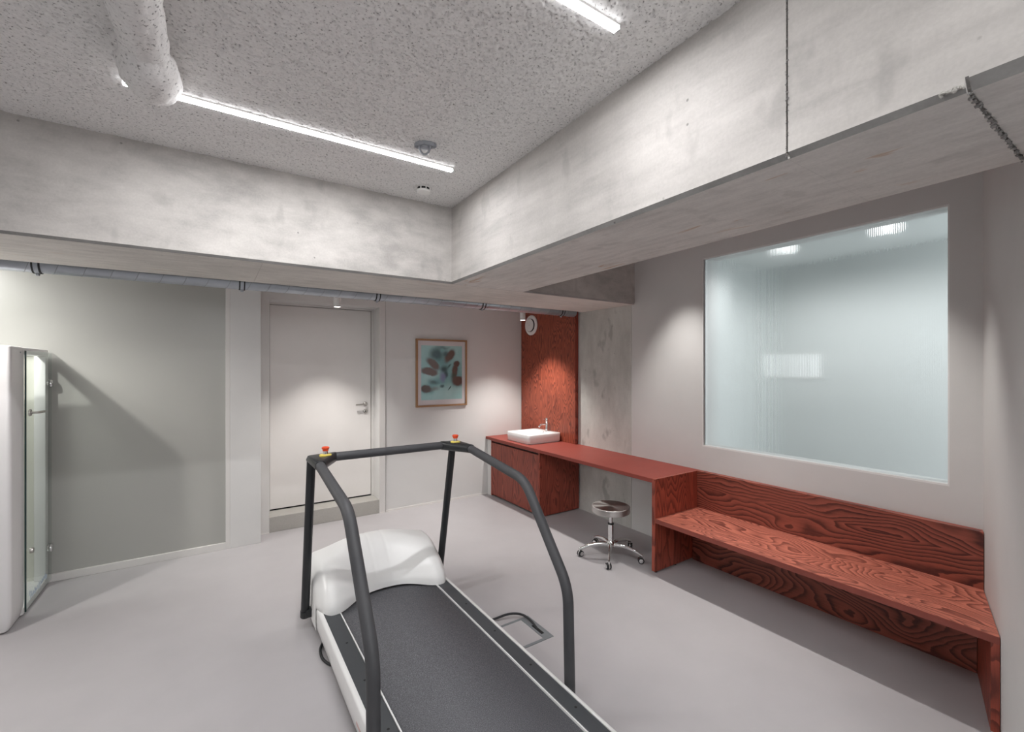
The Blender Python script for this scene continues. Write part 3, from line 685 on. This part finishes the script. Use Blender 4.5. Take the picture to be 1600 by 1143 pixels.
# ------------------------------------------------------------------ floor box and cords
t = thing('floor_box', 'square floor box with a grey rim let into the floor beside the treadmill', 'floor box', (1.62, 2.35, 0))
fx0, fx1, fy0, fy1 = 1.42, 1.782, 2.212, 2.492
obj('rim', (lambda bm: (box(bm, fx0, fx1, fy0, fy0+.02, -.004, .003), box(bm, fx0, fx1, fy1-.02, fy1, -.004, .003), box(bm, fx0, fx0+.02, fy0+.02, fy1-.02, -.004, .003), box(bm, fx1-.012, fx1, fy0+.02, fy1-.02, -.004, .003), bm)[-1])(bmesh.new()), M['greyf'], t)
obj('lid', B(fx0+.02, fx1-.07, fy0+.02, fy1-.02, -.004, .0022), M['floor'], t)
obj('cable_flap', B(fx1-.068, fx1-.013, fy0+.02, fy1-.02, -.004, .0028), M['greyf'], t)
obj('cable_slot', B(fx1-.052, fx1-.03, 2.27, 2.38, .0, .0034), M['hole'], t)
bm = bmesh.new(); tube(bm, smooth_path([(1.30, 2.60, .012), (1.55, 2.565, .012), (1.66, 2.545, .03), (1.735, 2.49, .03), (1.748, 2.40, .018), (1.742, 2.33, .0)], .12), .0075, 10)
tag(obj('power_cord', bm, M['rubber'], None, 40), 'black cord running from the treadmill into the floor box', 'cord')
bm = bmesh.new(); tube(bm, smooth_path([(.66, 3.0, .012), (.56, 2.95, .010), (.525, 2.88, .009), (.515, 2.78, .009), (.545, 2.68, .009), (.66, 2.62, .012)], .09), .0075, 10)
tag(obj('power_cord', bm, M['rubber'], None, 40), 'black loop of cord on the floor at the white side of the treadmill', 'cord')

# ------------------------------------------------------------------ treadmill
TX0, TX1, TY0, TY1, TZ = .528, 1.392, 1.19, 2.98, .192
t = thing('treadmill', 'white and grey treadmill with a foam covered handrail frame', 'treadmill', (.96, 2.2, 0))
obj('chassis', B(TX0+.035, TX1-.035, TY0+.06, 3.38, .028, .165), M['black'], t)
for x in (TX0+.12, TX1-.12):
    for y in (TY0+.2, 3.2):
        bm = bmesh.new(); tube(bm, [(x, y, 0), (x, y, .03)], .03, 16); obj('foot', bm, M['rubber'], t, 40)
def side_rail(s):
    xo = TX0 if s < 0 else TX1; bm = bmesh.new(); k = -s
    pf = [(xo+k*.022, .036), (xo+k*.004, .060), (xo, .10), (xo, TZ-.012), (xo+k*.004, TZ-.003), (xo+k*.012, TZ+.001), (xo+k*.024, TZ+.001), (xo+k*.024, .036)]
    prism(bm, pf, 'Y', TY0, 3.36); return bm
for s in (-1, 1): obj('side_rail', side_rail(s), M['white'], t, 50)
obj('end_rail', B(TX0+.0245, TX1-.0245, TY0, TY0+.05, .05, TZ-.002, bev=.01), M['white'], t)
for xa, xb in ((TX0+.0245, .638), (1.287, TX1-.0245)):
    fo = obj('foot_rail', B(xa, xb, TY0+.055, 3.05, .15, TZ, bev=.006), M['footrail'], t)
    for y in (1.50, 1.84, 2.19, 2.54):
        bm = bmesh.new(); lathe(bm, [(.0, 0), (.0065, 0)], ((xa+xb)/2+.006, y, TZ+.0006), 'Z', 12, False); obj('screw_hole', bm, M['hole'], fo)
for xa in (.6385, 1.2785): obj('trim_strip', B(xa, xa+.0065, TY0+.055, 3.05, .15, TZ+.0025), M['white'], t)
bm = bmesh.new(); xa, xb = .6455, 1.278
prof = [(TY0+.06, .10), (TY0+.05, .13), (TY0+.06, .165), (TY0+.09, .184), (2.2, .186), (3.12, .186), (3.15, .15)]
pr = [(bm.verts.new((xa, y, z)), bm.verts.new((xb, y, z))) for y, z in prof]
for a, b in zip(pr, pr[1:]): bm.faces.new((a[0], a[1], b[1], b[0]))
bt = obj('running_belt', bm, M['belt'], t, 40, recalc=False); md = bt.modifiers.new('thick', 'SOLIDIFY'); md.thickness = .004
for y0_, y1_, z0_, z1_, m_ in ((1.98, 2.06, .10, .115, (.62, .42, .40)), (1.84, 1.90, .10, .12, (.80, .56, .30))):
    obj('rail_mark', B(TX0-.0004, TX0+.002, y0_, y1_, z0_, z1_), plain('faint_print', m_, .5), t)
# motor hood
def hood():
    bm = bmesh.new(); NX, NY = 96, 44; x0, x1 = TX0-.004, TX1+.004; rows = []
    for i in range(NX+1):
        s = i/NX; x = x0+(x1-x0)*s; e = abs(2*s-1)
        lobe = math.exp(-((e-.80)/.36)**2)
        y0 = 3.02 - .155*lobe + (.10*max(0, (e-.84)/.16)**2.2)          # rear edge, swung towards the belt at both lobes
        crown = .215 + .058*(1-e**2)                                    # higher in the middle
        side = (1-max(0, (e-.86)/.14)**2.2*.20)
        base = TZ + .008*(1-lobe); row = []
        A, w = .060+.042*lobe, .05+.055*lobe
        groove = .0012 if i in (43, 44, 55, 56) else 0
        for j in range(NY+1):
            v = j/NY; D = 3.50-y0; d = D*v**1.25
            bul = A*math.sqrt(max(0, 1-(1-min(1, d/w))**2))
            q = min(1, max(0, (d-.35*w)/.30)); slope = (crown-A)*math.sin(PI/2*q)**1.25
            fall = 1-max(0, (d/D-.70)/.30)**2.6*.8
            z = base + (bul+slope)*side*fall - groove*(1 if 0 < j < NY else 0)
            row.append(bm.verts.new((x, y0+d, z)))
        rows.append(row)
    for a, b in zip(rows, rows[1:]):
        for j in range(NY): bm.faces.new((a[j], a[j+1], b[j+1], b[j]))
    for row in (rows[0], rows[-1]):                                    # side skirts
        low = [bm.verts.new((v.co.x, v.co.y, .055)) for v in row]
        for j in range(NY): bm.faces.new((row[j], row[j+1], low[j+1], low[j]))
    low = [bm.verts.new((r[-1].co.x, r[-1].co.y, .055)) for r in rows]
    for i in range(NX): bm.faces.new((rows[i][-1], rows[i+1][-1], low[i+1], low[i]))
    lip = [bm.verts.new((r[0].co.x, r[0].co.y+.03, TZ-.004)) for r in rows]
    for i in range(NX): bm.faces.new((rows[i][0], rows[i+1][0], lip[i+1], lip[i]))
    return bm
obj('motor_hood', hood(), M['white'], t, 62)
# handrail frame
FXS = (.490, 1.440)
for s, fx in zip((-1, 1), FXS):
    bm = bmesh.new(); tube(bm, smooth_path([(fx, 1.662, .10), (fx, 1.676, .618), (fx, 2.042, 1.068), (fx, 2.70, 1.150)], .085, 10), .0265, 24)
    hr = obj('handrail', bm, M['foam'], t, 50)
    bm = bmesh.new(); tube(bm, [(fx, 1.6615, .06), (fx, 1.662, .105)], .022, 18); k = .05 if s < 0 else -.05
    box(bm, min(fx, fx+k), max(fx, fx+k), 1.635, 1.69, .06, .10); obj('bracket', bm, M['black'], hr, 40)
    bm = bmesh.new(); tube(bm, [(fx, 2.955, 1.135), (fx, 3.185, .105)], .026, 22, True, .85)
    up = obj('upright', bm, M['black'], t, 50)
    bm = bmesh.new(); tube(bm, [(fx, 3.183, .112), (fx, 3.192, .072)], .029, 20)
    box(bm, min(fx, fx+k), max(fx, fx+k), 3.15, 3.20, .075, .125); obj('end_cap', bm, M['black'], up, 40)
    # corner joint: hull around the ends of the three tubes
    bm = bmesh.new(); pts = []
    def ring(c, ax, r, rz=None, n=14):
        c = Vector(c); ax = Vector(ax).normalized(); u = Vector((0, 0, 1)) if abs(ax.z) < .8 else Vector((1, 0, 0)); u = (u-ax*u.dot(ax)).normalized(); w = ax.cross(u)
        for q in range(n):
            bm.verts.new(c + u*math.cos(2*PI*q/n)*(rz or r) + w*math.sin(2*PI*q/n)*r)
    ring((fx, 2.672, 1.148), (0, 1, .13), .0300); ring((fx-s*.125, 2.88, 1.152), (1, 0, 0), .0300); ring((fx, 2.945, 1.140), (0, .6, .8), .033); ring((fx-s*.035, 2.80, 1.164), (0, 0, 1), .056)
    ring((fx, 2.90, 1.168), (0, 0, 1), .030)
    bmesh.ops.convex_hull(bm, input=bm.verts)
    bmesh.ops.delete(bm, geom=[v for v in bm.verts if not v.link_faces], context='VERTS')
    hub = obj('corner_joint', bm, M['black'], t, 60)
    mdb = hub.modifiers.new('soft', 'BEVEL'); mdb.width = .006; mdb.segments = 2; mdb.limit_method = 'ANGLE'; mdb.angle_limit = math.radians(25)
    bx, by, bz = fx-s*.052, 2.805, 1.181
    bm = bmesh.new(); lathe(bm, [(.028, -.012), (.030, .0035), (.027, .0055), (.002, .0055)], (bx, by, bz), 'Z', 24)
    for v in bm.verts: v.co.x = bx+(v.co.x-bx)*1.15
    obj('button_plate', bm, M['yellow'], hub, 40)
    bm = bmesh.new(); lathe(bm, [(.0135, .004), (.0135, .026)], (bx, by, bz), 'Z', 20); obj('button_stem', bm, M['chrome'], hub, 40)
    bm = bmesh.new(); lathe(bm, [(.016, .026), (.017, .034), (.0215, .040), (.0215, .046), (.016, .050), (.001, .051)], (bx, by, bz), 'Z', 28); obj('stop_button', bm, M['red'], hub, 40)
bm = bmesh.new(); tube(bm, [(FXS[0]+.11, 2.88, 1.152), (FXS[1]-.11, 2.88, 1.152)], .0265, 24); obj('crossbar', bm, M['foam'], t, 50)

# ------------------------------------------------------------------ glass door cabin
t = thing('glass_door_cabin', 'tall white freestanding cabin with a hinged clear glass door', 'cabin', (-1.7, 4.5, 0))
cx0, cx1, cy0, cy1, cz1 = -2.3, -1.082, 4.135, 4.93, 1.838
def rpoly(x0, x1, y0, y1, r, n=6):
    out = [(x0, y1), (x0, y0)]
    for k in range(n+1):
        a = -PI/2 + k/n*PI/2; out.append((x1-r+r*math.cos(a), y0+r+r*math.sin(a)))
    return out + [(x1, y1)]
bm = bmesh.new()
# front body: a rounded shell in levels, with a tucked-in foot
def shell(levels, ys):
    rings = []
    for z, ins in levels: rings.append([bm.verts.new((x, y, z)) for x, y in rpoly(cx0, cx1-ins, cy0+ins, ys, .024)])
    for a, b in zip(rings, rings[1:]):
        n = len(a)
        for k in range(n): bm.faces.new((a[k], a[(k+1) % n], b[(k+1) % n], b[k]))
    bm.faces.new(rings[0][::-1]); bm.faces.new(rings[-1])
shell([(.012, .022), (.035, .012), (.085, .004), (.12, 0), (cz1-.03, 0), (cz1-.008, .006), (cz1, .02)], 4.37)
obj('front_shell', bm, M['cabin'], t, 45)
bm = bmesh.new(); box(bm, cx1-.06, cx1-.004, 4.3702, cy1, cz1-.055, cz1-.004, bev=.012); box(bm, cx0, cx1-.0605, 4.88, cy1, cz1-.055, cz1-.004, bev=.008); obj('top_rim', bm, M['cabin'], t, 40)
bm = bmesh.new(); box(bm, cx0, cx1-.006, 4.3702, cy1, .012, .058, bev=.010); obj('sill', bm, M['white'], t, 40)
bm = bmesh.new(); box(bm, cx1-.07, cx1-.006, 4.86, cy1, .058, cz1-.055, bev=.006); obj('jamb', bm, M['white'], t, 40)
bm = bmesh.new(); box(bm, cx0, cx1-.07, 4.90, cy1, .058, cz1-.055); obj('inner_wall', bm, M['cabinin'], t)
dr = obj('glass_door', B(cx1+.006, cx1+.014, 4.362, 4.925, .04, cz1-.028), M['clear'], t)
obj('glass_edge', B(cx1+.0058, cx1+.0142, 4.354, 4.3618, .04, cz1-.028), M['glassedge'], dr)
for z in (.29, 1.572):
    bm = bmesh.new(); lathe(bm, [(.001, .024), (.030, .024), (.034, .019), (.034, .0145)], (cx1, 4.91, z), 'X', 28); lathe(bm, [(.034, .0055), (.034, -.004), (.001, -.004)], (cx1, 4.91, z), 'X', 28); obj('hinge', bm, M['chrome'], dr, 40)
bm = bmesh.new(); lathe(bm, [(.001, .024), (.022, .024), (.024, .020), (.024, .0145)], (cx1, 4.415, 1.385), 'X', 24); tube(bm, smooth_path([(cx1+.02, 4.415, 1.385), (cx1+.062, 4.415, 1.385), (cx1+.062, 4.53, 1.382)], .015), .0085, 12); obj('handle', bm, M['steel'], dr, 40)
bm = bmesh.new(); lathe(bm, [(.001, .032), (.017, .032), (.019, .028), (.019, .0145)], (cx1, 4.43, .43), 'X', 20); obj('door_knob', bm, M['steel'], dr, 40)
bm = bmesh.new()
for k in range(22):
    yy = 4.42+.0175*k; h = .02+.022*rnd.random(); zz = .085+.035*rnd.random()
    tube(bm, smooth_path([(cx1+.0145, yy, zz), (cx1+.0145, yy+.008, zz+h), (cx1+.0145, yy+.014, zz+h*.3)], .01, 3), .0016, 5)
mk = obj('etched_mark', bm, plain('etched_blue', (.40, .46, .54), .6), dr); mk['kind'] = 'stuff'
bm = bmesh.new(); lathe(bm, [(.005, 0), (.006, .003), (.001, .004)], (cx1-.001, 4.30, cz1-.04), 'X', 10); obj('screw_cap', bm, M['greyp'], t)
